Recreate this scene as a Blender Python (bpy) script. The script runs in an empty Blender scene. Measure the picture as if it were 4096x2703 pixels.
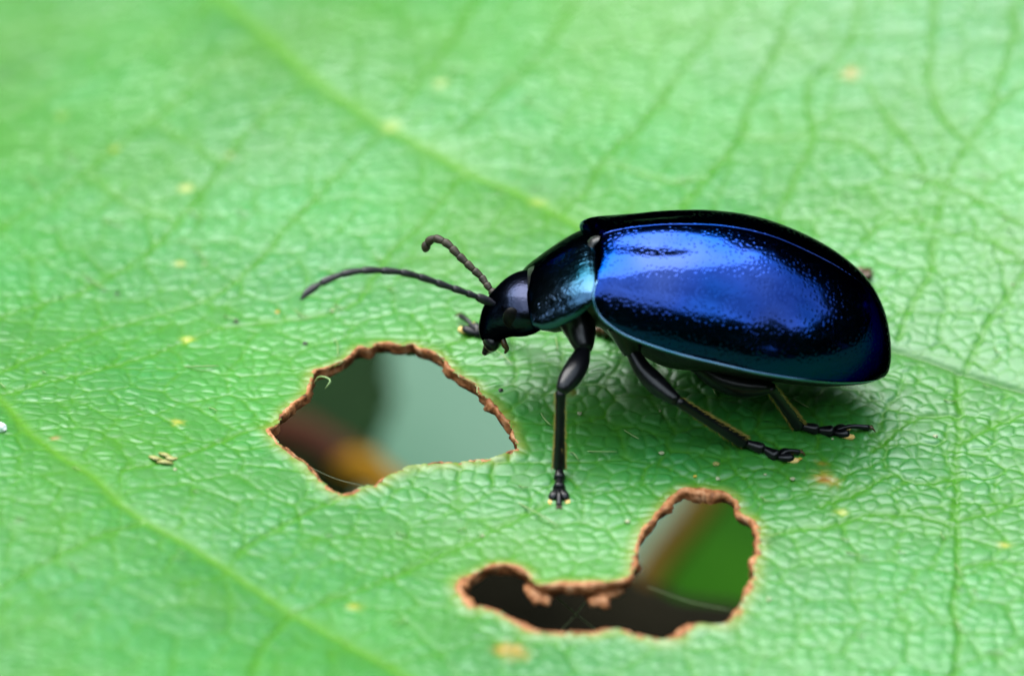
# Leaf beetle on a chewed leaf. One Blender unit = 1 mm.
import bpy, bmesh, math, random
import numpy as np
from mathutils import Vector, Matrix

scene = bpy.context.scene
scene.unit_settings.system = 'METRIC'
scene.unit_settings.scale_length = 0.001
scene.unit_settings.length_unit = 'MILLIMETERS'
random.seed(7)
rng = np.random.default_rng(7)
R = math.radians

# ------------------------------------------------------------------ camera
ELEV = R(32.0)          # how steeply the lens looks down on the leaf
DIST = 170.0            # lens to the leaf point in the middle of the picture
PXMM = 268.0            # photo pixels per mm there
cam_d = bpy.data.cameras.new('camera')
cam = bpy.data.objects.new('camera', cam_d)
scene.collection.objects.link(cam)
cam.location = (0, -DIST * math.cos(ELEV), DIST * math.sin(ELEV))
cam.rotation_euler = (math.pi / 2 - ELEV, 0, 0)
cam_d.sensor_width = 36.0
cam_d.lens = 36.0 * DIST / (4096 / PXMM)
cam_d.clip_start = 5.0
cam_d.clip_end = 200000.0
cam_d.dof.use_dof = True
cam_d.dof.focus_distance = DIST - 2.0
cam_d.dof.aperture_fstop = 0.092
cam_d.dof.aperture_blades = 0
scene.camera = cam

# ------------------------------------------------------------------ light
SUN_EL, SUN_AZ = R(50.0), R(-16.0)     # azimuth from +Y (behind the beetle), minus = to the left
world = bpy.data.worlds.new('World')
scene.world = world
world.use_nodes = True
nt = world.node_tree
nt.nodes.clear()
wo = nt.nodes.new('ShaderNodeOutputWorld')
bg = nt.nodes.new('ShaderNodeBackground')
sky = nt.nodes.new('ShaderNodeTexSky')
sky.sky_type = 'NISHITA'
sky.sun_disc = False
sky.sun_elevation = SUN_EL
sky.sun_rotation = SUN_AZ
sky.air_density = 1.0
sky.dust_density = 2.5
sky.ozone_density = 1.0
tc = nt.nodes.new('ShaderNodeTexCoord')
cn = nt.nodes.new('ShaderNodeTexNoise')
cn.inputs['Scale'].default_value = 2.1
cn.inputs['Detail'].default_value = 5.0
cn.inputs['Roughness'].default_value = 0.55
cr = nt.nodes.new('ShaderNodeValToRGB')
cr.color_ramp.elements[0].position = 0.28
cr.color_ramp.elements[1].position = 0.60
cmix = nt.nodes.new('ShaderNodeMix')
cmix.data_type = 'RGBA'
cmix.inputs['B'].default_value = (9.0, 10.3, 11.3, 1)
nt.links.new(tc.outputs['Generated'], cn.inputs['Vector'])
nt.links.new(cn.outputs['Fac'], cr.inputs['Fac'])
nt.links.new(cr.outputs['Color'], cmix.inputs['Factor'])
nt.links.new(sky.outputs['Color'], cmix.inputs['A'])
nt.links.new(cmix.outputs['Result'], bg.inputs['Color'])
bg.inputs['Strength'].default_value = 0.056
nt.links.new(bg.outputs['Background'], wo.inputs['Surface'])

sun_d = bpy.data.lights.new('sun', 'SUN')
sun_d.energy = 1.5
sun_d.angle = R(70.0)
sun_d.color = (1.0, 0.96, 0.9)
sun = bpy.data.objects.new('sun', sun_d)
scene.collection.objects.link(sun)
to_sun = Vector((math.sin(SUN_AZ) * math.cos(SUN_EL), math.cos(SUN_AZ) * math.cos(SUN_EL), math.sin(SUN_EL)))
sun.rotation_euler = to_sun.to_track_quat('Z', 'Y').to_euler()
sun.location = to_sun * 3000

scene.view_settings.view_transform = 'Standard'
scene.view_settings.look = 'None'
scene.view_settings.gamma = 1.0
scene.view_settings.exposure = 2.58
scene.view_settings.use_curve_mapping = False
scene.render.engine = 'CYCLES'
scene.cycles.use_denoising = True
scene.cycles.max_bounces = 8

# ------------------------------------------------------------------ pixel -> place
CAM = np.array(cam.location)
FWD = np.array([0, math.cos(ELEV), -math.sin(ELEV)])
UP = np.array([0, math.sin(ELEV), math.cos(ELEV)])
RT = np.array([1.0, 0, 0])
FPX = PXMM * DIST

def ray(px, py):
    d = FWD * FPX + RT * (px - 2048) + UP * (1351.5 - py)
    return d / np.linalg.norm(d)

def macro(x, y):
    """large-scale height of the leaf blade in mm"""
    x = np.asarray(x, float); y = np.asarray(y, float)
    cx = np.clip(x, -22, 22); cy = np.clip(y, -22, 18)
    z = 0.014 * np.clip(cx, -12, 12) * np.clip(cy, -14, 14)
    z = z - 0.0022 * (np.maximum(np.abs(x) - 11, 0) ** 2) - 0.0018 * (np.maximum(np.abs(y) - 12, 0) ** 2)
    z = z + 0.10 * np.sin(x * 0.55 + y * 0.31 + 0.6) + 0.07 * np.sin(-x * 0.33 + y * 0.62 + 2.0)
    return z

def on_leaf(px, py, lift=0.0):
    d = ray(px, py)
    t = -CAM[2] / d[2]
    for _ in range(25):
        p = CAM + d * t
        z = float(macro(p[0], p[1])) + lift
        t = (z - CAM[2]) / d[2]
    return CAM + d * t

def on_z(px, py, z):
    d = ray(px, py)
    return CAM + d * ((z - CAM[2]) / d[2])

def on_y(px, py, Y):
    d = ray(px, py)
    return CAM + d * ((Y - CAM[1]) / d[1])

# ------------------------------------------------------------------ helpers
COL = scene.collection

def mesh_from(name, verts, faces, smooth=True):
    me = bpy.data.meshes.new(name)
    me.from_pydata([tuple(map(float, v)) for v in verts], [], [tuple(map(int, f)) for f in faces])
    if smooth:
        me.polygons.foreach_set('use_smooth', [True] * len(me.polygons))
    me.update()
    return me

def obj(name, me, mat=None, parent=None):
    o = bpy.data.objects.new(name, me)
    COL.objects.link(o)
    if mat is not None and me is not None and not me.materials:
        me.materials.append(mat)
    if parent is not None:
        o.parent = parent
        o.matrix_parent_inverse = parent.matrix_world.inverted()
    return o

def tag(o, label, cat=None, group=None, kind=None):
    o['label'] = label
    if cat: o['category'] = cat
    if group: o['group'] = group
    if kind: o['kind'] = kind
    return o

def empty(name, loc=(0, 0, 0)):
    o = bpy.data.objects.new(name, None)
    o.empty_display_size = 1.0
    o.location = loc
    COL.objects.link(o)
    bpy.context.view_layer.update()
    return o

def catmull(pts, n, closed=False):
    """pts (k,d) resampled to n points on a Catmull-Rom curve, even in arc length"""
    P = np.asarray(pts, float)
    k = len(P)
    if closed:
        Q = np.vstack([P[-1], P, P[0], P[1]]); segs = k
    else:
        Q = np.vstack([2 * P[0] - P[1], P, 2 * P[-1] - P[-2]]); segs = k - 1
    m = 12
    out = []
    for i in range(segs):
        p0, p1, p2, p3 = Q[i:i + 4]
        t = np.linspace(0, 1, m, endpoint=False)[:, None]
        out.append(0.5 * (2 * p1 + (p2 - p0) * t + (2 * p0 - 5 * p1 + 4 * p2 - p3) * t ** 2 + (3 * p1 - p0 - 3 * p2 + p3) * t ** 3))
    out = np.vstack(out + [P[:1] if closed else P[-1:]])
    s = np.r_[0, np.cumsum(np.linalg.norm(np.diff(out[:, :3], axis=0), axis=1))]
    u = np.linspace(0, s[-1], n, endpoint=not closed)
    return np.stack([np.interp(u, s, out[:, j]) for j in range(out.shape[1])], 1)

def tube_data(path, radii, segs=10, flat=1.0, up=(0, 0, 1), cap=True):
    """loft along a path; flat squeezes the section along the up direction"""
    P = np.asarray(path, float); n = len(P)
    radii = np.broadcast_to(np.asarray(radii, float), (n,))
    T = np.gradient(P, axis=0); T /= np.linalg.norm(T, axis=1)[:, None] + 1e-12
    V = []; F = []
    u0 = np.array(up, float)
    for i in range(n):
        t = T[i]
        s = np.cross(t, u0)
        if np.linalg.norm(s) < 1e-3: s = np.cross(t, np.array([1.0, 0.2, 0]))
        s /= np.linalg.norm(s); w = np.cross(s, t)
        for k in range(segs):
            a = 2 * math.pi * k / segs
            V.append(P[i] + radii[i] * (math.cos(a) * s + flat * math.sin(a) * w))
    for i in range(n - 1):
        for k in range(segs):
            a = i * segs + k; b = i * segs + (k + 1) % segs
            F.append((a, b, b + segs, a + segs))
    if cap:
        V.append(P[0] - T[0] * radii[0] * 0.3); V.append(P[-1] + T[-1] * radii[-1] * 0.3)
        a, b = len(V) - 2, len(V) - 1
        for k in range(segs):
            F.append((a, (k + 1) % segs, k))
            F.append((b, (n - 1) * segs + k, (n - 1) * segs + (k + 1) % segs))
    return V, F

def limb(ctrl, n=22, segs=12, flat=1.0, up=(0, 0, 1)):
    """ctrl rows: x,y,z,r ; smooth tapered limb"""
    C = catmull(np.array(ctrl, float), n)
    return tube_data(C[:, :3], np.maximum(C[:, 3], 0.002), segs, flat, up)

def join(parts):
    V = []; F = []
    for v, f in parts:
        o = len(V); V += list(v); F += [tuple(i + o for i in q) for q in f]
    return V, F

def ellipsoid(c, r, rot=None, nu=18, nv=12):
    V = []; F = []
    for i in range(nv + 1):
        th = math.pi * i / nv
        for j in range(nu):
            ph = 2 * math.pi * j / nu
            p = np.array([r[0] * math.sin(th) * math.cos(ph), r[1] * math.sin(th) * math.sin(ph), r[2] * math.cos(th)])
            if rot is not None: p = rot @ p
            V.append(p + np.array(c))
    for i in range(nv):
        for j in range(nu):
            a = i * nu + j; b = i * nu + (j + 1) % nu
            F.append((a, a + nu, b + nu, b))
    return V, F

# ------------------------------------------------------------------ materials
def new_mat(name):
    m = bpy.data.materials.new(name); m.use_nodes = True
    t = m.node_tree; b = t.nodes['Principled BSDF']
    return m, t, b

def coords(t, scale=(1, 1, 1), kind='Object'):
    c = t.nodes.new('ShaderNodeTexCoord'); mp = t.nodes.new('ShaderNodeMapping')
    mp.inputs['Scale'].default_value = scale
    t.links.new(c.outputs[kind], mp.inputs['Vector'])
    return mp.outputs['Vector']

def noise(t, vec, scale, detail=3.0, rough=0.5):
    n = t.nodes.new('ShaderNodeTexNoise')
    n.inputs['Scale'].default_value = scale; n.inputs['Detail'].default_value = detail; n.inputs['Roughness'].default_value = rough
    t.links.new(vec, n.inputs['Vector'])
    return n.outputs['Fac']

def ramp(t, fac, stops):
    r = t.nodes.new('ShaderNodeValToRGB')
    e = r.color_ramp.elements
    while len(e) < len(stops): e.new(0.5)
    for el, (p, c) in zip(e, stops):
        el.position = p; el.color = (*c, 1)
    t.links.new(fac, r.inputs['Fac'])
    return r.outputs['Color']

def bump(t, b, height, strength, dist, prev=None):
    n = t.nodes.new('ShaderNodeBump')
    n.inputs['Strength'].default_value = strength; n.inputs['Distance'].default_value = dist
    t.links.new(height, n.inputs['Height'])
    if prev is not None: t.links.new(prev, n.inputs['Normal'])
    t.links.new(n.outputs['Normal'], b.inputs['Normal'])
    return n.outputs['Normal']

def simple(name, stops, scale, rough=0.6, spec=0.5, bump_s=0.0, bump_d=0.05, metallic=0.0, detail=4.0):
    m, t, b = new_mat(name)
    v = coords(t)
    f = noise(t, v, scale, detail)
    t.links.new(ramp(t, f, stops), b.inputs['Base Color'])
    b.inputs['Roughness'].default_value = rough; b.inputs['Specular IOR Level'].default_value = spec
    b.inputs['Metallic'].default_value = metallic
    if bump_s: bump(t, b, f, bump_s, bump_d)
    return m

def leaf_mat(name, attr=None, c0=(0.03, 0.14, 0.02), c1=(0.05, 0.2, 0.03), rough=0.4, trans=0.3, tcol=(0.12, 0.35, 0.02), scale=6.0, spec=0.5):
    m, t, b = new_mat(name)
    v = coords(t)
    f = noise(t, v, scale, 5.0, 0.6)
    if attr:
        a = t.nodes.new('ShaderNodeAttribute'); a.attribute_name = attr
        mx = t.nodes.new('ShaderNodeMix'); mx.data_type = 'RGBA'; mx.blend_type = 'MULTIPLY'
        mx.inputs['Factor'].default_value = 1.0
        t.links.new(a.outputs['Color'], mx.inputs['A'])
        t.links.new(ramp(t, f, [(0.25, (0.78, 0.82, 0.75)), (0.75, (1.15, 1.12, 1.2))]), mx.inputs['B'])
        colr = mx.outputs['Result']
    else:
        colr = ramp(t, f, [(0.3, c0), (0.7, c1)])
    t.links.new(colr, b.inputs['Base Color'])
    b.inputs['Roughness'].default_value = rough
    b.inputs['Specular IOR Level'].default_value = spec
    tr = t.nodes.new('ShaderNodeBsdfTranslucent')
    tr.inputs['Color'].default_value = (*tcol, 1)
    ms = t.nodes.new('ShaderNodeMixShader'); ms.inputs['Fac'].default_value = trans
    t.links.new(b.outputs['BSDF'], ms.inputs[1]); t.links.new(tr.outputs['BSDF'], ms.inputs[2])
    t.links.new(ms.outputs['Shader'], t.nodes['Material Output'].inputs['Surface'])
    return m, t, b, v

M = {}
# leaf blade: colour per vertex, fine relief on top of the modelled cells
m, t, b, v = leaf_mat('leaf_blade', 'tint', rough=0.42, trans=0.08, tcol=(0.06, 0.40, 0.005), scale=9.0, spec=0.9)
f2 = noise(t, v, 14.0, 4.0, 0.6)
bump(t, b, f2, 0.2, 0.02)
av = t.nodes.new('ShaderNodeAttribute'); av.attribute_name = 'tint'      # alpha: how far a vein; veins are matter
sv = t.nodes.new('ShaderNodeMapRange'); sv.inputs['To Min'].default_value = 0.8; sv.inputs['To Max'].default_value = 0.3
t.links.new(av.outputs['Alpha'], sv.inputs['Value']); t.links.new(sv.outputs['Result'], b.inputs['Specular IOR Level'])
b.inputs['Specular Tint'].default_value = (0.84, 1.0, 0.95, 1); b.inputs['Coat Weight'].default_value = 0.35; b.inputs['Coat Roughness'].default_value = 0.46; b.inputs['Coat IOR'].default_value = 1.5   # waxy skin
fr = noise(t, v, 1.3, 3.0)
mr = t.nodes.new('ShaderNodeMapRange'); mr.inputs['To Min'].default_value = 0.38; mr.inputs['To Max'].default_value = 0.54
t.links.new(fr, mr.inputs['Value']); t.links.new(mr.outputs['Result'], b.inputs['Roughness'])
M['blade'] = m
M['under'] = leaf_mat('leaf_underside', None, (0.06, 0.16, 0.04), (0.09, 0.22, 0.06), 0.6, 0.3)[0]
M['vein'] = leaf_mat('leaf_vein', None, (0.028, 0.17, 0.010), (0.10, 0.24, 0.02), 0.6, 0.1, (0.2, 0.4, 0.04), 2.2)[0]
M['lower_sheen'] = leaf_mat('lower_leaf_sheen', None, (0.045, 0.13, 0.075), (0.065, 0.165, 0.10), 0.45, 0.15, scale=0.12)[0]  # pale blue-green carries the leaf's sheen in its base colour
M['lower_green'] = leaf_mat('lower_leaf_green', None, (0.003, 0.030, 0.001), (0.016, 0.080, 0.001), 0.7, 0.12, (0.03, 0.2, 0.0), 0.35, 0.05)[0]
M['lower_shaded'] = leaf_mat('lower_leaf_shaded', None, (0.003, 0.014, 0.003), (0.006, 0.022, 0.004), 0.7, 0.05, scale=0.2, spec=0.05)[0]  # the shade under the big leaf is put into this dark green
M['rim'] = simple('chewed_edge', [(0.28, (0.05, 0.014, 0.003)), (0.42, (0.22, 0.075, 0.02)), (0.56, (0.34, 0.14, 0.05)), (0.75, (0.52, 0.30, 0.16))], 7.0, 0.6, 0.35, 0.9, 0.05)
M['hair'] = simple('pale_hair', [(0.3, (0.14, 0.26, 0.07)), (0.7, (0.24, 0.34, 0.13))], 3.0, 0.4)
M['silk'] = simple('silk', [(0.3, (0.12, 0.15, 0.06)), (0.7, (0.2, 0.23, 0.12))], 2.0, 0.35)
M['black_speck'] = simple('dark_speck', [(0.3, (0.006, 0.008, 0.006)), (0.7, (0.02, 0.02, 0.015))], 20.0, 0.5)
M['yellow_speck'] = simple('yellow_speck', [(0.3, (0.33, 0.22, 0.01)), (0.7, (0.45, 0.33, 0.04))], 20.0, 0.6)
M['pale_speck'] = simple('pale_speck', [(0.3, (0.22, 0.27, 0.13)), (0.7, (0.36, 0.38, 0.22))], 12.0, 0.5)
M['white_speck'] = simple('white_speck', [(0.3, (0.7, 0.72, 0.75)), (0.7, (0.85, 0.85, 0.85))], 12.0, 0.5)
M['flake'] = simple('straw_flake', [(0.3, (0.20, 0.21, 0.04)), (0.7, (0.34, 0.31, 0.11))], 6.0, 0.5, 0.5, 0.4, 0.05)
M['twig_red'] = simple('red_brown_twig', [(0.3, (0.03, 0.008, 0.003)), (0.7, (0.055, 0.016, 0.005))], 0.4, 0.7, 0.1)
M['twig_orange'] = simple('orange_stem', [(0.3, (0.17, 0.075, 0.001)), (0.7, (0.26, 0.14, 0.002))], 0.3, 0.7, 0.1)
M['twig_brown'] = simple('brown_stem', [(0.3, (0.055, 0.024, 0.001)), (0.7, (0.085, 0.045, 0.001))], 0.3, 0.7, 0.1)
M['shaded_bark'] = simple('shaded_bark', [(0.3, (0.004, 0.004, 0.001)), (0.7, (0.011, 0.009, 0.003))], 0.25, 0.9, 0.1, 0.8, 0.8)  # near black: the shade below the leaf is in the colour
M['soil'] = simple('soil', [(0.3, (0.004, 0.005, 0.002)), (0.7, (0.012, 0.012, 0.005))], 0.01, 0.95, 0.2)  # darker than real humus, ground shade is put into the colour
M['trunk'] = simple('trunk_bark', [(0.3, (0.03, 0.024, 0.018)), (0.7, (0.08, 0.065, 0.05))], 0.02, 0.9, 0.2)
M['crown'] = leaf_mat('crown_leaves', None, (0.012, 0.04, 0.008), (0.03, 0.075, 0.015), 0.6, 0.2, (0.04, 0.1, 0.01), 0.004, 0.2)[0]

def shell_mat(name, cols, edge, rough, pit, pit_scale, wr=0.25, wr_scale=4.0, low=(0.004, 0.012, 0.012)):
    m, t, b = new_mat(name)
    v = coords(t)
    f = noise(t, v, 0.75, 2.0, 0.45)
    t.links.new(ramp(t, f, cols), b.inputs['Base Color'])
    b.inputs['Metallic'].default_value = 1.0
    b.inputs['Specular Tint'].default_value = (*edge, 1)
    b.inputs['Roughness'].default_value = rough
    vo = t.nodes.new('ShaderNodeTexVoronoi'); vo.feature = 'SMOOTH_F1'
    vo.inputs['Scale'].default_value = pit_scale; vo.inputs['Smoothness'].default_value = 0.35; vo.inputs['Randomness'].default_value = 0.85
    t.links.new(v, vo.inputs['Vector'])
    r = t.nodes.new('ShaderNodeMapRange'); r.interpolation_type = 'SMOOTHSTEP'
    r.inputs['From Min'].default_value = 0.05; r.inputs['From Max'].default_value = 0.5
    t.links.new(vo.outputs['Distance'], r.inputs['Value'])
    w = noise(t, coords(t, (0.55, 1.3, 1.3)), wr_scale, 5.0, 0.62)
    n1 = bump(t, b, w, wr, 0.12)
    bump(t, b, r.outputs['Result'], pit, 0.018, n1)
    return m

M['elytra'] = shell_mat('wing_case_blue', [(0.30, (0.003, 0.032, 0.165)), (0.50, (0.010, 0.030, 0.160)), (0.70, (0.020, 0.038, 0.150))], (0.03, 0.05, 0.07), 0.11, 0.2, 15.0, 0.02, 6.0)
M['elytra_rim'] = simple('wing_case_rim', [(0.3, (0.06, 0.20, 0.32)), (0.7, (0.16, 0.26, 0.38))], 3.0, 0.25, metallic=1.0)
M['pronotum'] = shell_mat('pronotum_teal', [(0.32, (0.015, 0.055, 0.085)), (0.5, (0.035, 0.08, 0.14)), (0.7, (0.07, 0.11, 0.19))], (0.04, 0.07, 0.08), 0.13, 0.08, 15.0, 0.22, 1.7)
M['head'] = shell_mat('head_purple', [(0.32, (0.010, 0.017, 0.032)), (0.55, (0.018, 0.025, 0.046)), (0.7, (0.032, 0.034, 0.056))], (0.04, 0.04, 0.05), 0.22, 0.12, 16.0, 0.08, 5.0)
M['black'] = simple('black_cuticle', [(0.3, (0.002, 0.002, 0.003)), (0.7, (0.005, 0.005, 0.007))], 4.0, 0.28, 0.35, 0.35, 0.02)
M['belly'] = simple('black_belly', [(0.3, (0.004, 0.005, 0.005)), (0.7, (0.012, 0.013, 0.012))], 6.0, 0.4, 0.5, 0.5, 0.04)
M['antenna'] = simple('antenna_cuticle', [(0.3, (0.010, 0.009, 0.012)), (0.7, (0.03, 0.025, 0.028))], 9.0, 0.5, 0.5, 0.4, 0.02)
M['antenna2'] = simple('antenna_brown', [(0.3, (0.018, 0.013, 0.008)), (0.7, (0.05, 0.036, 0.02))], 9.0, 0.55, 0.4, 0.4, 0.02)
M['eye'] = simple('eye', [(0.3, (0.003, 0.003, 0.004)), (0.7, (0.008, 0.007, 0.006))], 10.0, 0.4, 0.1)
M['pad'] = simple('yellow_pad', [(0.3, (0.5, 0.3, 0.06)), (0.7, (0.75, 0.55, 0.2))], 12.0, 0.7)
M['gold_hair'] = simple('golden_hair', [(0.3, (0.20, 0.14, 0.02)), (0.7, (0.32, 0.24, 0.05))], 9.0, 0.5)
M['far_leg'] = simple('brown_leg', [(0.3, (0.03, 0.015, 0.006)), (0.7, (0.10, 0.05, 0.015))], 8.0, 0.35)

# ------------------------------------------------------------------ ground and the trees around
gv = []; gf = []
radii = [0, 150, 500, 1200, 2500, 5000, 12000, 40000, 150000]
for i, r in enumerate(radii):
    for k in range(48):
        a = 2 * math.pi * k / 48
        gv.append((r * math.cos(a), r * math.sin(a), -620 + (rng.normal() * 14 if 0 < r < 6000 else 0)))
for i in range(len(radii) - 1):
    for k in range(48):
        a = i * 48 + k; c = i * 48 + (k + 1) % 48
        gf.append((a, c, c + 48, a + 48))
tag(obj('ground', mesh_from('ground', gv, gf), M['soil']), 'soil far below the leaf with shade put into its dark colour', kind='structure')

def crown_mesh(seed):
    g = np.random.default_rng(seed)
    V = []; F = []
    cl = [(g.normal(0, 520), g.normal(0, 520), g.uniform(300, 3300), g.uniform(520, 820)) for _ in range(26)]
    for c in cl:
        for _ in range(460):
            d = g.normal(size=3); d /= np.linalg.norm(d)
            p = np.array(c[:3]) + d * c[3] * g.uniform(0.55, 1.05)
            n = d + g.normal(size=3) * 0.6; n /= np.linalg.norm(n)
            a = np.cross(n, g.normal(size=3)); a /= np.linalg.norm(a); bb = np.cross(n, a)
            s = g.uniform(75, 120)
            o = len(V)
            V += [p - a * s, p - bb * s * 0.6 + n * 8, p + a * s, p + bb * s * 0.6 + n * 8]
            F.append((o, o + 1, o + 2, o + 3))
    return mesh_from('crown', V, F, False)

crowns = [crown_mesh(s) for s in (1, 2, 3)]
tv, tf = limb([(0, 0, 0, 150), (30, 20, 900, 115), (-30, 30, 2000, 80), (10, 0, 3000, 30)], 14, 12)
l1 = limb([(0, 20, 1100, 60), (420, 120, 1600, 40), (700, 200, 2200, 15)], 8, 8)
l2 = limb([(0, 20, 1300, 60), (-380, -160, 1900, 40), (-620, -260, 2500, 15)], 8, 8)
trunk_me = mesh_from('trunk', *join([(tv, tf), l1, l2]))
trunk_me.materials.append(M['trunk'])
NT = 17
for k in range(NT):
    a = 2 * math.pi * (k + 0.25 * random.random()) / NT
    rr = 4250 + 450 * random.random() + 1100 * max(0.0, -math.sin(a)) + 1900 * max(0.0, math.cos(a)) + 3000 * max(0.0, -math.cos(a))
    t_ = empty('tree', (rr * math.cos(a), rr * math.sin(a), -620))
    s = 1.12 + 0.22 * random.random()
    t_.scale = (s, s, s * (1.0 + 0.12 * random.random()))
    t_.rotation_euler = (0, 0, random.random() * 6)
    tag(t_, 'dark green leafy tree mirrored as the dark border of the wing case reflection', 'tree', 'trees around the clearing')
    o = bpy.data.objects.new('trunk', trunk_me); COL.objects.link(o); o.parent = t_
    c = bpy.data.objects.new('crown', crowns[k % 3]); COL.objects.link(c); c.parent = t_
    if not crowns[k % 3].materials: crowns[k % 3].materials.append(M['crown'])

# ------------------------------------------------------------------ the leaf
def W2(pts): return np.array([on_leaf(*p)[:2] for p in pts])

LAT = [W2([(850, -60), (925, 20), (1060, 120), (1180, 240), (1330, 355), (1500, 470), (1640, 540), (1780, 620), (1900, 690), (2050, 750), (2180, 815), (2330, 900), (2700, 1065), (3100, 1225), (3400, 1330), (3570, 1385), (3700, 1420), (3830, 1470), (3950, 1505), (4100, 1545), (4400, 1640)]),
       W2([(-300, 1330), (-60, 1530), (20, 1600), (120, 1720), (230, 1800), (370, 1890), (480, 2000), (580, 2070), (700, 2130), (850, 2220), (1000, 2330), (1150, 2430), (1330, 2530), (1500, 2620), (1680, 2720), (2000, 2900)])]
for i in range(2):   # the lateral veins run on beyond the picture
    L = LAT[i]
    d0 = (L[0] - L[2]) / np.linalg.norm(L[0] - L[2]); d1 = (L[-1] - L[-3]) / np.linalg.norm(L[-1] - L[-3])
    LAT[i] = np.vstack([L[0] + d0 * 9, L[0] + d0 * 4, L, L[-1] + d1 * 5, L[-1] + d1 * 14])
TERT = [[(1060, 130), (860, 280), (640, 450), (400, 640), (240, 760), (0, 900), (-200, 1000)],
        [(830, 10), (600, 160), (350, 300), (150, 400), (-50, 480)],
        [(1240, 310), (1000, 520), (900, 640), (760, 830), (560, 1030), (350, 1150), (100, 1230), (-80, 1290)],
        [(1540, 510), (1400, 640), (1230, 820), (1130, 920), (1010, 1060), (850, 1180), (640, 1250), (420, 1310), (150, 1420), (-60, 1500)],
        [(1850, 680), (1700, 870), (1560, 1010), (1480, 1130), (1380, 1230), (1150, 1270), (900, 1300), (740, 1360), (560, 1430), (300, 1500), (20, 1560)],
        [(2330, 900), (2240, 1010), (2100, 1170), (1900, 1330), (1640, 1390)],
        [(500, 1870), (650, 1840), (800, 1790), (950, 1730), (1080, 1680)],
        [(940, 2200), (1100, 2110), (1250, 2030), (1420, 1960)],
        [(1180, 2440), (1400, 2370), (1600, 2290), (1800, 2200), (2050, 2080), (2200, 2010)],
        [(560, 2070), (420, 2130), (240, 2210), (60, 2310), (-60, 2380)],
        [(1170, 2450), (1060, 2560), (1000, 2703)],
        [(3830, 1470), (3832, 1560), (3836, 1700), (3826, 1850), (3824, 2050), (3832, 2250), (3816, 2420), (3838, 2560), (3800, 2760)],
        [(3836, 1760), (3960, 1700), (4096, 1640)], [(3830, 2070), (3950, 2050), (4110, 1980)], [(3826, 2260), (3960, 2240), (4110, 2250)],
        [(3826, 2100), (3650, 2060), (3480, 2050), (3300, 2100), (3080, 2130)], [(3836, 1900), (3700, 1930), (3560, 1900), (3450, 1950), (3280, 2020)],
        [(3835, 1660), (3690, 1660), (3580, 1720), (3490, 1800)],
        [(2230, 850), (2340, 760), (2420, 640), (2560, 500), (2640, 400), (2760, 230), (2900, 40), (2980, -80)],
        [(2720, 850), (2830, 700), (2960, 545), (2990, 430), (3050, 300), (3130, 120), (3200, -60)],
        [(1840, 510), (1960, 400), (2060, 310), (2200, 170), (2330, -60)],
        [(1600, 420), (1700, 290), (1830, 120), (1930, -60)],
        [(3120, 850), (3200, 680), (3250, 540), (3240, 420), (3250, 310), (3400, 170), (3450, -60)],
        [(2960, 545), (3080, 560), (3240, 545), (3420, 570), (3560, 690), (3680, 700), (3850, 760), (4100, 900)],
        [(3600, 1340), (3640, 1230), (3720, 1080), (3740, 900), (3800, 700), (3880, 560), (3990, 420), (4100, 330)],
        [(3740, -60), (3730, 160), (3715, 330), (3790, 480), (3880, 560)], [(4070, -60), (4040, 200), (3960, 420)],
        [(3480, 340), (3560, 480), (3660, 600), (3720, 720)], [(3450, 950), (3560, 880), (3680, 880), (3800, 930), (3960, 960), (4110, 1050)],
        [(3860, 1470), (3950, 1290), (4040, 1160), (4120, 1060)], [(2900, 40), (2700, 120), (2500, 160), (2300, 190)],
        [(600, 450), (720, 560), (900, 640)], [(350, 700), (500, 800), (700, 880)], [(2420, 640), (2560, 690), (2700, 720), (2830, 700)]]
TERT = [catmull(W2(p), 40) for p in TERT]

hole1 = [(145,820),(215,775),(255,700),(310,640),(400,580),(450,520),(480,430),(510,360),(590,340),(700,300),(780,250),(840,190),(880,180),(950,190),(1000,150),(1100,150),(1200,165),(1290,155),(1330,175),(1400,205),(1480,235),(1540,290),(1590,350),(1650,400),(1720,440),(1800,490),(1815,540),(1900,600),(1960,660),(2020,740),(2070,800),(2090,880),(2115,940),(2130,985),(2070,1015),(1920,1062),(1800,1078),(1600,1098),(1450,1106),(1280,1120),(1200,1160),(1100,1200),(1040,1250),(990,1280),(930,1278),(870,1300),(800,1325),(720,1343),(640,1310),(570,1250),(500,1180),(440,1110),(370,1060),(300,1010),(240,960),(190,900),(160,860)]
hole1 = [(1000 + x * .505, 1300 + y * .505) for x, y in hole1]
hole2 = [(130,760),(160,710),(240,680),(320,640),(390,610),(470,605),(540,620),(600,650),(640,710),(700,750),(780,745),(850,730),(950,735),(1050,735),(1150,735),(1240,725),(1300,690),(1330,620),(1330,560),(1350,480),(1380,400),(1420,340),(1490,260),(1540,200),(1590,150),(1650,110),(1750,95),(1850,100),(1950,120),(2010,160),(2040,220),(2060,270),(2120,290),(2170,340),(2185,420),(2180,520),(2160,620),(2150,720),(2130,780),(2090,840),(2060,900),(2030,960),(1960,1020),(1870,1022),(1750,1030),(1690,1060),(1640,1110),(1560,1130),(1450,1115),(1340,1095),(1280,1060),(1220,1050),(1140,1070),(1050,1085),(900,1085),(780,1075),(650,1070),(560,1020),(470,970),(380,920),(300,905),(220,900),(170,850),(140,800)]
hole2 = [(1750 + x * .5892, 1900 + y * .5892) for x, y in hole2]
HOLES = [catmull(W2(hole1), 520, True), catmull(W2(hole2), 620, True)]

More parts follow.
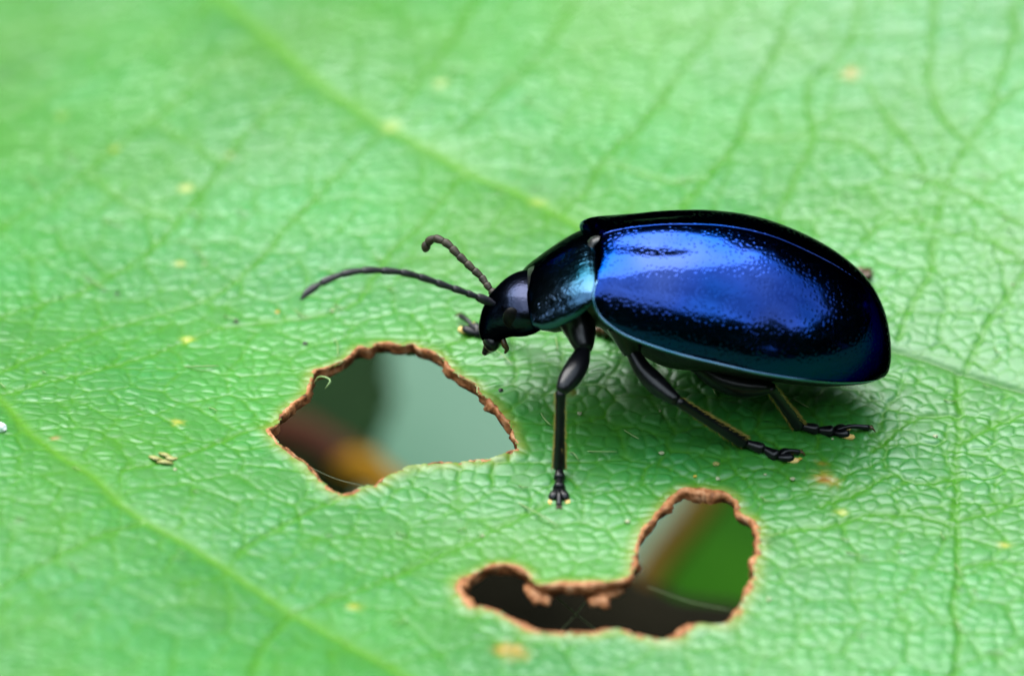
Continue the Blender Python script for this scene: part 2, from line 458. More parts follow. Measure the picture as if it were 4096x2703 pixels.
def inset(P, d):
    T = np.roll(P, -2, 0) - np.roll(P, 2, 0)
    T /= np.linalg.norm(T, axis=1)[:, None]
    N = np.stack([T[:, 1], -T[:, 0]], 1)
    area = 0.5 * np.sum(P[:, 0] * np.roll(P[:, 1], -1) - np.roll(P[:, 0], -1) * P[:, 1])
    if area > 0: N = -N          # N now points into the hole
    for _ in range(3): N = (np.roll(N, 1, 0) + N + np.roll(N, -1, 0)) / 3
    return P + N * np.asarray(d).reshape(-1, 1), N

def inside(P, X, Y):
    ins = np.zeros(X.shape, bool)
    sel = (X > P[:, 0].min()) & (X < P[:, 0].max()) & (Y > P[:, 1].min()) & (Y < P[:, 1].max())
    x = X[sel]; y = Y[sel]; r = np.zeros(x.shape, bool)
    x1, y1 = P[-1]
    for x2, y2 in P:
        c = ((y2 > y) != (y1 > y))
        if y1 != y2: r ^= c & (x < (x1 - x2) * (y - y2) / (y1 - y2) + x2)
        x1, y1 = x2, y2
    ins[sel] = r
    return ins

def axis(lo, hi, flo, fhi, h):
    mid = np.arange(flo, fhi + h / 2, h)
    def grow(start, end):
        out = []; s = h; p = start
        while p < end:
            s = min(s * 1.12, 1.0); p += s; out.append(p)
        return np.array(out)
    return np.r_[-grow(-flo, -lo)[::-1], mid, grow(fhi, hi)]

H = 0.025
gx = axis(-30, 32, -9.6, 9.6, H); gy = axis(-36, 15, -10.6, 11.8, H)
X, Y = np.meshgrid(gx, gy)
shp = X.shape

def vnoise(x, y, s, seed):
    g = np.random.default_rng(seed).random((64, 64))
    u = x * s; w = y * s
    i = np.floor(u).astype(int); j = np.floor(w).astype(int)
    a = u - i; b_ = w - j
    a = a * a * (3 - 2 * a); b_ = b_ * b_ * (3 - 2 * b_)
    i0 = i % 64; i1 = (i + 1) % 64; j0 = j % 64; j1 = (j + 1) % 64
    return (g[j0, i0] * (1 - a) + g[j0, i1] * a) * (1 - b_) + (g[j1, i0] * (1 - a) + g[j1, i1] * a) * b_

def voronoi(x, y, size, seed, jit=0.85):
    """distance to the nearest cell border (mm, approx.) and a random number per cell"""
    N = 256
    g = np.random.default_rng(seed)
    jx = (0.5 + jit * (g.random((N, N)) - 0.5)).astype(np.float32); jy = (0.5 + jit * (g.random((N, N)) - 0.5)).astype(np.float32)
    val = g.random((N, N)).astype(np.float32)
    u = (x / size).astype(np.float32); w = (y / size).astype(np.float32)
    i = np.floor(u).astype(np.int32); j = np.floor(w).astype(np.int32)
    f1 = np.full(x.shape, 9, np.float32); f2 = f1.copy(); cv = np.zeros(x.shape, np.float32)
    for dj in (-2, -1, 0, 1, 2):
        for di in (-2, -1, 0, 1, 2):
            if abs(di) + abs(dj) == 4: continue
            a = (i + di) % N; b_ = (j + dj) % N
            d = np.hypot(i + di + jx[b_, a] - u, j + dj + jy[b_, a] - w)
            n = d < f1
            f2 = np.where(n, f1, np.minimum(f2, d)); cv = np.where(n, val[b_, a], cv); f1 = np.where(n, d, f1)
    return (f2 - f1) * 0.5 * size, cv, f1 * size

def poly_dist(P, X, Y, reach):
    D = np.full(X.shape, 9.0, np.float32)
    for (x1, y1), (x2, y2) in zip(P[:-1], P[1:]):
        ci = np.searchsorted(gx, [min(x1, x2) - reach, max(x1, x2) + reach]); ri = np.searchsorted(gy, [min(y1, y2) - reach, max(y1, y2) + reach])
        if ci[0] == ci[1] or ri[0] == ri[1]: continue
        s = np.s_[ri[0]:ri[1], ci[0]:ci[1]]
        x = X[s]; y = Y[s]; dx, dy = x2 - x1, y2 - y1
        tt = np.clip(((x - x1) * dx + (y - y1) * dy) / (dx * dx + dy * dy + 1e-12), 0, 1)
        D[s] = np.minimum(D[s], np.hypot(x - x1 - tt * dx, y - y1 - tt * dy))
    return D

wx = X + 0.10 * (vnoise(X, Y, 2.2, 1) - .5) + 0.05 * (vnoise(X, Y, 6.0, 2) - .5)
wy = Y + 0.10 * (vnoise(X, Y, 2.2, 3) - .5) + 0.05 * (vnoise(X, Y, 6.0, 4) - .5)
e_small, c_small, _ = voronoi(wx, wy, 0.24, 11)
e_mid, c_mid, _ = voronoi(wx, wy, 0.8, 12)
dl = np.minimum(poly_dist(LAT[0], X, Y, 1.2), poly_dist(LAT[1], X, Y, 1.2))
dt = np.full(shp, 9.0, np.float32)
for P in TERT: dt = np.minimum(dt, poly_dist(P, wx * .5 + X * .5, wy * .5 + Y * .5, 0.8))
dh = np.minimum(poly_dist(np.vstack([HOLES[0], HOLES[0][:1]]), X, Y, 1.2), poly_dist(np.vstack([HOLES[1], HOLES[1][:1]]), X, Y, 1.2))

def groove(d, w): return np.exp(-(d / w) ** 2)
def dome(d, w): return 1 - np.exp(-d / w)
amp = (0.55 + 0.75 * vnoise(X, Y, 0.35, 5)) * (0.9 + 0.35 / (1 + np.exp(-(X - 2.5))))
flat_near_vein = 1 - 0.75 * groove(dl, 0.22)
micro = amp * flat_near_vein * (-0.008 * groove(e_small, 0.026) * (0.3 + 1.4 * c_small) + 0.012 * dome(e_small, 0.05) * (0.4 + c_small) - 0.012 * groove(e_mid, 0.036) + 0.006 * c_small + 0.010 * dome(e_mid, 0.14)) - 0.026 * groove(dt, 0.05) + 0.09 + 0.06 * dome(dl, 0.5) - 0.04 * groove(dl, 0.06) / (1 + np.exp(-(X - 4.2) * 2.5))
micro += 0.006 * (vnoise(X, Y, 9.0, 6) - .5) + 0.008 * (vnoise(X, Y, 3.6, 7) - .5) + 0.04 * (vnoise(X, Y, 0.8, 8) - .5)
Z = macro(X, Y) + micro - 0.17 + 0.03 * groove(dh, 0.18)

# leaf colour (what the surface itself is: green lamina, paler veins, stains)
base = np.array([0.020, 0.165, 0.008]); lite = np.array([0.032, 0.210, 0.028]); veinc = np.array([0.046, 0.190, 0.002]); latc = np.array([0.07, 0.225, 0.006])
k = (0.45 * c_small + 0.25 * c_mid + 0.3 * vnoise(X, Y, 0.5, 9))[..., None]
C = base * (1 - k) + lite * k
tone = vnoise(X, Y, 0.33, 17) * .6 + vnoise(X, Y, 0.9, 18) * .4          # broad patches of yellower and bluer green
C[..., 0] *= 0.45 + 1.15 * tone; C[..., 2] *= 1.7 - 1.4 * tone; C *= (0.86 + 0.28 * vnoise(X, Y, 0.5, 19))[..., None]
VM = np.clip(0.45 * groove(e_small, 0.022) * (0.4 + 0.9 * c_mid) + 0.6 * groove(e_mid, 0.032) + 0.9 * groove(dt, 0.065), 0, 1); vm = VM[..., None]
C = C * (1 - vm * .8) + veinc * vm * .8
vm = np.clip(.75 * groove(dl, 0.09) + .15 * groove(dl, .3), 0, 1)[..., None]; VM = np.maximum(VM, vm[..., 0])
fx = (1 / (1 + np.exp(-(X - 4.2) * 2.5)))[..., None]
C = C * (1 - vm) + (latc * (1 - fx) + np.array([0.028, 0.14, 0.002]) * fx) * vm
hb = np.clip(groove(dh, 0.13), 0, 1)[..., None] * 0.55
C = C * (1 - hb) + np.array([0.22, 0.22, 0.02]) * hb
def stain(px, py, r, col, s=0.5):
    global C
    p = on_leaf(px, py)
    d = np.hypot(X - p[0], (Y - p[1])) + 0.9 * r * (vnoise(X, Y, 9.0, 21) - .5) + 0.7 * r * (vnoise(X, Y, 22.0, 22) - .5)
    m_ = (s * np.clip(1.3 * np.exp(-(d / r) ** 2), 0, 1))[..., None]
    C = C * (1 - m_) + np.array(col) * m_
for a in [(3300, 1915, .16, (.40, .24, .01)), (3300, 1918, .07, (.28, .035, .006)), (3290, 1850, .08, (.35, .2, .01)), (2290, 1565, .09, (.22, .12, .01)),
          (3365, 2045, .08, (.5, .48, .05)), (2050, 2600, .2, (.5, .2, .02)), (1420, 2425, .09, (.55, .42, .03)), (710, 1680, .09, (.5, .42, .04)), (460, 590, .06, (.4, .36, .04)),
          (745, 750, .08, (.6, .5, .12)), (720, 1055, .07, (.5, .42, .05)), (3400, 290, .12, (.5, .22, .06)), (750, 1350, .09, (.5, .48, .05)), (75, 2075, .07, (.05, .07, .01)),
          (4020, 2180, .08, (.5, .42, .06)), (250, 460, .07, (.3, .32, .04)), (225, 1740, .06, (.35, .13, .03)), (1560, 490, .12, (.3, .36, .06)), (2150, 800, .1, (.3, .36, .06)), (920, 615, .07, (.2, .16, .03)), (1760, 330, .08, (.4, .4, .1))]:
    stain(*a)

# leaf outline (beyond the picture) and the bites
ang = np.arctan2((Y + 10) / 25.0, (X - 1) / 29.0)
rad = np.hypot((X - 1) / 29.0, (Y + 10) / 25.0)
keep = rad < 0.97 + 0.02 * np.sin(ang * 90) + 0.012 * np.sin(ang * 23)
ins = np.zeros(shp, bool)
for P in HOLES: ins |= inside(inset(P, 0.035)[0], X, Y)
keep &= ~ins

def grid_mesh(name, X, Y, Z, keep, cols=None, flip=False):
    ny, nx = X.shape
    q = keep[:-1, :-1] & keep[1:, :-1] & keep[:-1, 1:] & keep[1:, 1:]
    jj, ii = np.nonzero(q)
    a = jj * nx + ii
    F = np.stack([a, a + 1, a + nx + 1, a + nx], 1)
    if flip: F = F[:, ::-1]
    used = np.unique(F)
    remap = np.full(nx * ny, -1, np.int64); remap[used] = np.arange(len(used))
    F = remap[F].astype(np.int32)
    V = np.stack([X.ravel()[used], Y.ravel()[used], Z.ravel()[used]], 1).astype(np.float32)
    me = bpy.data.meshes.new(name)
    me.vertices.add(len(V)); me.vertices.foreach_set('co', V.ravel())
    me.loops.add(F.size); me.loops.foreach_set('vertex_index', F.ravel())
    me.polygons.add(len(F)); me.polygons.foreach_set('loop_start', np.arange(0, F.size, 4, dtype=np.int32))
    me.polygons.foreach_set('loop_total', np.full(len(F), 4, np.int32))
    me.polygons.foreach_set('use_smooth', np.ones(len(F), bool))
    me.update(calc_edges=True)
    if cols is not None:
        at = me.color_attributes.new('tint', 'FLOAT_COLOR', 'POINT')
        cc = np.ones((len(used), 4), np.float32); cc[:, :3] = cols.reshape(-1, 3)[used]; cc[:, 3] = VM.ravel()[used]
        at.data.foreach_set('color', cc.ravel())
    return me

leaf = empty('leaf', (0, 0, 0))
tag(leaf, 'large bright green leaf with two brown-edged chewed holes under the blue beetle', 'leaf')
obj('blade', grid_mesh('blade', X, Y, Z, keep, C), M['blade'], leaf)
st = 5
ins_u = np.zeros(shp, bool)
for P in HOLES: ins_u |= inside(inset(P, -0.28)[0], X, Y)
ku = (rad < 0.965) & ~ins_u
obj('underside', grid_mesh('underside', X[::st, ::st], Y[::st, ::st], (macro(X, Y) - 0.36)[::st, ::st], ku[::st, ::st], flip=True), M['under'], leaf)

def zat(x, y):
    i = int(np.clip(np.searchsorted(gx, x), 0, len(gx) - 1)); j = int(np.clip(np.searchsorted(gy, y), 0, len(gy) - 1))
    return float(Z[j, i])

for L in LAT:      # raised lateral veins
    P = catmull(L, 260)
    P = P[(np.hypot((P[:, 0] - 1) / 29, (P[:, 1] + 10) / 25) < 0.93)]
    n = len(P)
    P = P + 0.05 * np.stack([vnoise(P[:, 0] * 1.0, P[:, 1], 1.6, 91) - .5, vnoise(P[:, 0], P[:, 1], 1.6, 92) - .5], 1)
    rr = 0.036 + 0.03 * np.sin(np.arange(n) * 0.9) * rng.random(n) + 0.03 * np.linspace(1, 0, n)
    zz = macro(P[:, 0], P[:, 1]) - 0.17 - 0.02 - 0.10 / (1 + np.exp(-(P[:, 0] - 4.2) * 2.5))
    V, F = tube_data(np.c_[P, zz], rr, 10, 0.6)
    obj('vein', mesh_from('vein', V, F), M['vein'], leaf)

# brown chewed edges
for hi, P in enumerate(HOLES):
    n = len(P)
    s = np.arange(n)
    def nz(f, seed):
        g = np.random.default_rng(seed).random(800)
        u = s * f; i = np.floor(u).astype(int); a = u - i; a = a * a * (3 - 2 * a)
        per = max(1, int(n * f)); return g[i % per] * (1 - a) + g[(i + 1) % per] * a
    j = nz(0.30, 31 + hi) - .5; j2 = nz(0.12, 41 + hi) - .5; j3 = nz(0.5, 51 + hi) - .5
    wide = (0.04, 0.08)[hi]
    _, Nn = inset(P, 0.0)
    near = np.clip(0.5 + 0.9 * Nn[:, 1], 0, 1)            # 1 on the side of the hole that faces away from its far wall
    j4 = nz(0.9, 61 + hi) - .5
    wd = wide * (1 - 0.6 * near * (1 - hi * .6)) * (1 + 1.2 * j2)
    hgt = 1 - 0.5 * near
    jl = nz(0.04, 71 + hi) - .5; jm = nz(0.09, 81 + hi) - .5
    wd = wd * (1 + 1.5 * jl)
    prof = [(-0.035 + 0.03 * jm + .02 * j4, -0.006), (0.0 + 0.03 * jm, 0.016 * hgt + .012 * j4), (wd * .5 + 0.02 * j3, (0.024 + 0.05 * jm + .02 * j2) * hgt), (wd + 0.06 * jm + 0.025 * j4, 0.0 + 0.04 * jm), (wd + 0.03 * j3 + 0.10 * jm, -0.05 + .02 * j4), (wd + 0.05 * j4 + 0.05 * j2 + .08 * jl, -0.10 + .05 * jm), (wd * .4 + 0.05 * j2, -0.16), (-0.04, -0.18)]
    Qo = inset(P, -0.09)[0]
    zb = np.array([zat(*q) for q in Qo])
    for _ in range(6): zb = (np.roll(zb, 1) + zb + np.roll(zb, -1)) / 3
    V = []; F = []
    for d, dz in prof:
        Q, _ = inset(P, np.broadcast_to(d, (n,)))
        zs = zb + dz + 0.012 * j3
        V += list(np.c_[Q, zs])
    m_ = len(prof)
    for a in range(m_ - 1):
        for i in range(n):
            i2 = (i + 1) % n
            F.append((a * n + i, a * n + i2, (a + 1) * n + i2, (a + 1) * n + i))
    me = mesh_from('hole_edge', V, F)
    bm = bmesh.new(); bm.from_mesh(me); bmesh.ops.recalc_face_normals(bm, faces=bm.faces); bm.to_mesh(me); bm.free()
    o = obj('hole_edge', me, M['rim'], leaf)
    o['label'] = ('brown crumbly edge of the rounded bite hole', 'brown crumbly edge of the boot-shaped bite hole')[hi]

for fi, poly in enumerate([[(2100, 2335), (2133, 2400), (2165, 2404), (2198, 2413), (2206, 2383), (2255, 2338)], [(2345, 2345), (2357, 2405), (2398, 2416), (2439, 2424), (2438, 2389), (2500, 2352)]]):
    Pf = catmull(np.array([on_leaf(a, b_, -0.17 + 0.02 * (k_ % 2)) for k_, (a, b_) in enumerate(poly)]), 40, True)
    Pf[:, 2] += 0.02 * np.sin(np.arange(40) * 1.7)
    ctr_ = Pf.mean(0) + np.array([0, 0, 0.05])
    V = [ctr_, *Pf, *(Pf - np.array([0, 0, 0.06])), ctr_ - np.array([0, 0, 0.12])]; F = []
    for i in range(40):
        i2 = (i + 1) % 40
        F += [(0, 1 + i, 1 + i2), (1 + i, 41 + i, 41 + i2, 1 + i2), (81, 41 + i2, 41 + i)]
    me = mesh_from('torn_flap', V, F)
    bm = bmesh.new(); bm.from_mesh(me); bmesh.ops.recalc_face_normals(bm, faces=bm.faces); bm.to_mesh(me); bm.free()
    obj('torn_flap', me, M['rim'], leaf)

def fibre(name, pts, r, mat, parent=None, n=14):
    P = catmull(np.array(pts, float), n)
    rr = r * np.clip(np.minimum(np.linspace(0.7, 6, n), np.linspace(5, 0.35, n)), 0, 1)
    V, F = tube_data(P, rr, 5)
    return obj(name, mesh_from(name, V, F), mat, parent)

def surf(px, py, lift=0.0):
    p = on_leaf(px, py, -0.12 + lift)
    return np.array([p[0], p[1], zat(p[0], p[1]) + lift])

hairs = [[(90, 715), (130, 745), (165, 775)], [(750, 860), (780, 885), (815, 905)], [(940, 855), (970, 870), (995, 885)], [(760, 1000), (790, 1030), (820, 1060)], [(315, 1110), (375, 1145), (430, 1185)],
         [(410, 890), (440, 905), (500, 925)], [(730, 1488), (800, 1487), (880, 1484)], [(890, 1280), (920, 1290), (960, 1300)], [(1170, 1255), (1210, 1275), (1245, 1297)], [(1335, 1235), (1360, 1255), (1385, 1262)],
         [(1335, 1375), (1350, 1400), (1352, 1450)], [(1940, 1428), (1990, 1430), (2050, 1475)], [(2222, 1375), (2228, 1405), (2230, 1430)], [(2340, 1830), (2400, 1832), (2470, 1828)], [(2490, 1735), (2520, 1755), (2555, 1785)],
         [(2160, 1670), (2180, 1700), (2205, 1730)], [(2850, 1580), (2860, 1595), (2870, 1605)], [(3020, 2195), (3070, 2180), (3125, 2150)], [(3360, 2220), (3420, 2235), (3480, 2250)], [(3815, 2270), (3830, 2290), (3850, 2320)], [(3815, 2490), (3830, 2510), (3850, 2535)],
         [(2060, 2030), (2150, 2080), (2240, 2130)], [(3170, 1620), (3200, 1635), (3235, 1650)], [(250, 610), (280, 640), (320, 680)]]
for h in hairs:
    P = [surf(*h[0], -0.02)] + [surf(*q, 0.07) for q in h[1:-1]] + [surf(*h[-1], 0.05)]
    fibre('hair', P, 0.010, M['hair'], leaf)
fibre('hair', [surf(1258, 1560, -.1), surf(1275, 1535, .05), surf(1300, 1530, .12), surf(1322, 1545, .1), surf(1300, 1578, 0)], 0.016, M['hair'], leaf)

hg = np.random.default_rng(5)
made = 0
while made < 60:                              # short fine hairs scattered over the blade
    a = hg.uniform(-100, 4200); b_ = hg.uniform(150, 2650)
    th = hg.normal(0.55, 0.5); ln = hg.uniform(28, 75)
    q = [(a, b_), (a + ln * .5 * math.cos(th), b_ + ln * .28 * math.sin(th) + hg.normal(0, 4)), (a + ln * math.cos(th), b_ + ln * .55 * math.sin(th))]
    if 1850 < a < 3600 and 800 < b_ < 1560: continue
    w_ = np.array([on_leaf(*k_)[:2] for k_ in q])
    if any(inside(inset(P, -0.15)[0], w_[:, 0], w_[:, 1]).any() for P in HOLES): continue
    fibre('hair', [surf(*q[0], -0.01), surf(*q[1], 0.05), surf(*q[2], 0.03)], 0.0075, M['hair'], leaf, 8)
    made += 1

# silk threads across the bites
def thread(a, b, la, lb, label, sag=0.05, r=0.0042, mid=0):
    A = on_leaf(*a, la); B = on_leaf(*b, lb)
    o = fibre('silk_thread', [A, (A + B) / 2 - np.array([0, 0, sag]), B], r, M['silk'], None, 16)
    tag(o, label, 'thread')
thread((1218, 1858), (1462, 1945), -0.15, -0.18, 'thin silk thread stretched across the lower corner of the rounded hole')
thread((2590, 2345), (2925, 2440), -0.12, -0.15, 'thin silk thread stretched across the heel of the boot-shaped hole')
thread((2225, 2385), (2400, 2530), -1.2, -1.2, 'faint silk thread slanting down right in the dark toe of the boot-shaped hole', .02, 0.012)
thread((2345, 2400), (2240, 2525), -1.0, -1.0, 'faint silk thread slanting down left in the dark toe of the boot-shaped hole', .02, 0.012)

# specks lying on the leaf
def speck_mesh(seed, r, flat=0.6):
    g = np.random.default_rng(seed)
    bm = bmesh.new(); bmesh.ops.create_icosphere(bm, subdivisions=2, radius=r)
    for v_ in bm.verts:
        v_.co *= 0.75 + 0.5 * g.random(); v_.co.z *= flat
    me = bpy.data.meshes.new('speck'); bm.to_mesh(me); bm.free()
    return me
def speck(name, px, py, r, mat, label, cat, group=None, seed=0, flat=0.6):
    p = surf(px, py, 0.0)
    o = obj(name, speck_mesh(seed or int(px), r, flat), mat)
    o.location = (p[0], p[1], p[2] + r * flat * 0.5); o.rotation_euler = (0, 0, px % 6)
    return tag(o, label, cat, group)
speck('droplet', 2, 1742, 0.09, M['white_speck'], 'bright white blob on the leaf just beside the lower lateral vein', 'droplet', flat=.9)
speck('soil_grain', 945, 1307, 0.036, M['black_speck'], 'black grain on the leaf well above the rounded hole', 'grain')
speck('soil_grain', 1220, 1397, 0.04, M['black_speck'], 'black grain on the leaf just above the left shoulder of the rounded hole', 'grain')
speck('soil_grain', 2003, 1588, 0.038, M['black_speck'], 'black grain on the leaf beside the right rim of the rounded hole', 'grain')
speck('soil_grain', 470, 1198, 0.034, M['black_speck'], 'dark grain at the end of a pale hair on the leaf', 'grain')
speck('pollen_grain', 1110, 1272, 0.035, M['yellow_speck'], 'yellow grain on the leaf under the curved antenna', 'pollen')
speck('pollen_grain', 2780, 1930, 0.03, M['yellow_speck'], 'yellow grain on the leaf above the heel of the boot-shaped hole', 'pollen')
speck('pollen_grain', 3200, 1862, 0.032, M['yellow_speck'], 'yellow grain beside the claws of the middle foot', 'pollen')
speck('pollen_grain', 2318, 1678, 0.035, M['pale_speck'], 'pale round grain on the leaf behind the front shin', 'pollen')
speck('leaf_crumb', 2865, 1880, 0.05, M['flake'], 'straw coloured crumb in front of the middle foot', 'crumb', flat=.3)
DUST = [(2640, 1668, 'pale dust grain in the shadow between the front and middle legs'), (2645, 1840, 'pale dust grain on the leaf before the knee of the middle leg'), (3060, 1925, 'pale dust grain just in front of the middle foot'),
        (3170, 1940, 'pale dust grain between the middle foot and the rust spot'), (2870, 1935, 'pale dust grain above the heel of the boot-shaped hole'), (700, 1900, 'pale dust grain beside the straw coloured husk'),
        (3740, 1770, 'pale dust grain left of the straight vein behind the hind foot'), (1330, 1262, 'pale dust grain under the bend of the long antenna'), (820, 1082, 'pale dust grain at the end of a hair well left of the antenna tip'),
        (3074, 2425, 'pale dust grain right of the heel of the boot-shaped hole'), (4050, 1160, 'pale dust grain on the leaf behind the tail of the beetle'), (1930, 2165, 'pale dust grain between the two chewed holes'),
        (2510, 2110, 'pale dust grain left of the arch of the boot-shaped hole'), (3330, 1780, 'pale dust grain just above the rust spot')]
for a, b_, lab in DUST:
    speck('dust_grain', a, b_, 0.022 + 0.008 * ((a * 7) % 3), M['pale_speck'], lab, 'grain', 'pale dust grains on the leaf')
# straw-coloured flake
fl = []
for dx, dy, ln in [(-35, -12, 30), (0, 6, 34), (25, -14, 26), (5, -24, 30)]:
    P = [surf(660 + dx - ln, 1862 + dy - 6, 0.02), surf(660 + dx, 1862 + dy, 0.05), surf(660 + dx + ln, 1862 + dy + 5, 0.02)]
    fl.append(tube_data(catmull(P, 8), [0.012, 0.03, 0.042, 0.045, 0.045, 0.04, 0.03, 0.012], 8, 0.45))
tag(obj('seed_husk', mesh_from('seed_husk', *join(fl)), M['flake']), 'straw coloured torn husk stuck to the leaf left of the rounded hole', 'husk')

# ------------------------------------------------------------------ what shows below the leaf
def low_leaf(name, ctr, length, width, yaw, tilt, roll, mat, label, vein_mat):
    root = empty(name, ctr)
    V = []; F = []; n = 40; k = 16
    for i in range(n + 1):
        u = i / n
        w = width * (math.sin(math.pi * u ** 0.8) ** 0.8 + 0.01) * (1 + 0.02 * math.sin(u * 110))
        for j in range(k + 1):
            s_ = j / k * 2 - 1
            V.append((length * (u - .5), w * s_, 0.10 * width * abs(s_) ** 1.4 - 0.06 * length * (2 * u - 1) ** 2 + 0.15 * math.sin(u * 40 - abs(s_) * 7)))
    for i in range(n):
        for j in range(k):
            a = i * (k + 1) + j; F.append((a, a + 1, a + k + 2, a + k + 1))
    nv = len(V)
    V += [(x, y, z - 0.2) for x, y, z in V]
    F += [tuple(nv + q for q in f[::-1]) for f in F]
    bl = obj('blade', mesh_from('blade', V, F), mat); bl.parent = root
    mid = [(length * (u - .5), 0, 0.12 - 0.06 * length * (2 * u - 1) ** 2) for u in np.linspace(-0.12, 0.97, 20)]
    tb = obj('midrib', mesh_from('midrib', *tube_data(mid, np.linspace(0.55, 0.12, 20), 8)), vein_mat); tb.parent = root
    root.rotation_euler = (roll, tilt, yaw)
    tag(root, label, 'leaf')
    return root
def beyond(px, py, depth):
    return on_z(px, py, -depth)

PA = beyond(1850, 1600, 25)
low_leaf('lower_leaf', (PA[0] + 13.5, PA[1] - 3, PA[2]), 64, 16, R(82), R(0), R(6), M['lower_sheen'], 'blurred leaf with sheen put into its pale blue-green colour, seen below through the rounded hole', M['vein'])
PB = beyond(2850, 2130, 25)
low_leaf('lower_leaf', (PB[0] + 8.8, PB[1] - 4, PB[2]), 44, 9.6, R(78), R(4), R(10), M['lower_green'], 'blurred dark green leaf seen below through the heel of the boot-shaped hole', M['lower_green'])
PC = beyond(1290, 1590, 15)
low_leaf('lower_leaf', (PC[0] - 4.2, PC[1] + 1, PC[2]), 16, 5, R(105), R(0), R(-6), M['lower_shaded'], 'blurred leaf with shade put into its very dark green, seen below through the left of the rounded hole', M['lower_shaded'])
def stem(name, a, b, da, db, r, mat, label, ext=(1.2, 1.0)):
    A = beyond(*a, da); B = beyond(*b, db); d = B - A
    P = catmull([A - d * ext[0], A, (A + B) / 2 + np.array([0, 0, .1]), B, B + d * ext[1]], 30)
    V, F = tube_data(P, r * (1 + 0.05 * np.sin(np.arange(30) * 1.1)), 12)
    tag(obj(name, mesh_from(name, V, F), mat), label, 'stem')
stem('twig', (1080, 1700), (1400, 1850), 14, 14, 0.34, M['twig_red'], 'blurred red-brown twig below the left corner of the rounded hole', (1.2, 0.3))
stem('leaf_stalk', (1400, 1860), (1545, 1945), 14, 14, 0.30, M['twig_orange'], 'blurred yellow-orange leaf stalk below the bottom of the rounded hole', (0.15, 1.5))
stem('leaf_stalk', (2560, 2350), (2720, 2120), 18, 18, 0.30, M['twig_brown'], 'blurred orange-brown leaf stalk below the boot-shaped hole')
# dark bough added under the leaf to fill the hole with shade
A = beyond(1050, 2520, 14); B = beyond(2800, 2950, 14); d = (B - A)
br = empty('added_branch', A); tag(br, 'dark bough added to stand in for the shade in the toe of the boot-shaped hole', 'added_branch')
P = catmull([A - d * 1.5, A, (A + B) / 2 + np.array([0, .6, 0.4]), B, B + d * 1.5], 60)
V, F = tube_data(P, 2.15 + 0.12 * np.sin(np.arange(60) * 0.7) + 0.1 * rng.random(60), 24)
o = obj('shaded_bark', mesh_from('shaded_bark', V, F), M['shaded_bark']); o.parent = br; o.matrix_parent_inverse = br.matrix_world.inverted()

# ------------------------------------------------------------------ the beetle
YB = float(on_z(3000, 1579, 0)[1])          # the vertical plane through its long axis
beetle = empty('leaf_beetle', (float(on_y(2900, 1579, YB)[0]), YB, 0))
tag(beetle, 'shiny metallic blue-violet leaf beetle with black legs walking on the green leaf', 'beetle')
def at(px, py, off=0.0): return on_y(px, py, YB + off)

# wing cases: the seam and the outer edge, then a curved shell between them
seam_px = [(2392, 968), (2421, 940), (2500, 920), (2600, 908), (2705, 903), (2894, 910), (3084, 950), (3273, 1032), (3400, 1106), (3482, 1176), (3530, 1256), (3552, 1340), (3557, 1410), (3553, 1455), (3544, 1485), (3526, 1503)]
rim_px = [(2392, 1120), (2377, 1160), (2375, 1205), (2395, 1255), (2430, 1292), (2500, 1338), (2600, 1378), (2720, 1416), (2850, 1448), (3000, 1482), (3130, 1505), (3250, 1520), (3360, 1528), (3440, 1525), (3495, 1516), (3526, 1506)]
rim_w = [0.98, 1.10, 1.20, 1.28, 1.35, 1.43, 1.52, 1.60, 1.66, 1.68, 1.62, 1.46, 1.18, 0.84, 0.45, 0.0]
NU, NV = 72, 42
S = catmull(np.array([at(*p) for p in seam_px]), NU)
Rm = catmull(np.array([at(p[0], p[1], -w) for p, w in zip(rim_px, rim_w)]), NU)
Rm[-1] = S[-1]
# pair seam and edge by their travel along the body so that sections stay upright
def shell(side):
    V = []; F = []
    for i in range(NU):
        u = i / (NU - 1)
        s_ = S[i].copy(); r_ = Rm[i].copy()
        for j in range(NV):
            th = (j / (NV - 1)) ** 1.35 * math.pi / 2
            kf = max(0.0, 1 - u / 0.22) ** 1.5; a = math.sin(th) ** (0.94 + 0.1 * kf); c = math.cos(th) ** (0.96 + 0.45 * kf)
            y = (r_[1] - YB) * a
            x = r_[0] + (s_[0] - r_[0]) * (1 - a) if False else s_[0] + (r_[0] - s_[0]) * (1 - c)
            z = r_[2] + (s_[2] - r_[2]) * c
            # crease at the seam, shoulder bump
            z -= 0.009 * math.exp(-(y / 0.014) ** 2) * (1 - u ** 6)
            z += 0.05 * math.exp(-((u - 0.09) / 0.06) ** 2 - (((j / (NV - 1)) ** 1.35 - 0.62) / 0.16) ** 2)
            z -= 0.05 * math.exp(-((u - 0.18) / 0.10) ** 2 - (((j / (NV - 1)) ** 1.35 - 0.20) / 0.10) ** 2)
            y -= 0.006 * (1 if j == 0 else 0)
            if side > 0:          # the animal leans a little away from the lens
                x += 0.20 * (y / 1.3) * (1 - u) ** 1.5; z += 0.24 * (y / 1.2) * (1 - u) ** 1.5
            V.append((x, YB + side * -y if side > 0 else YB + y, z))
    for i in range(NU - 1):
        for j in range(NV - 1):
            a = i * NV + j
            q = (a, a + NV, a + NV + 1, a + 1)
            F.append(q if side < 0 else q[::-1])
    # turned-in front wall
    o_ = len(V); cx = np.mean([V[j] for j in range(NV)], 0) + np.array([0.12, 0, -0.1])
    V.append(cx)
    for j in range(NV - 1):
        F.append((o_, j, j + 1) if side < 0 else (o_, j + 1, j))
    return V, F
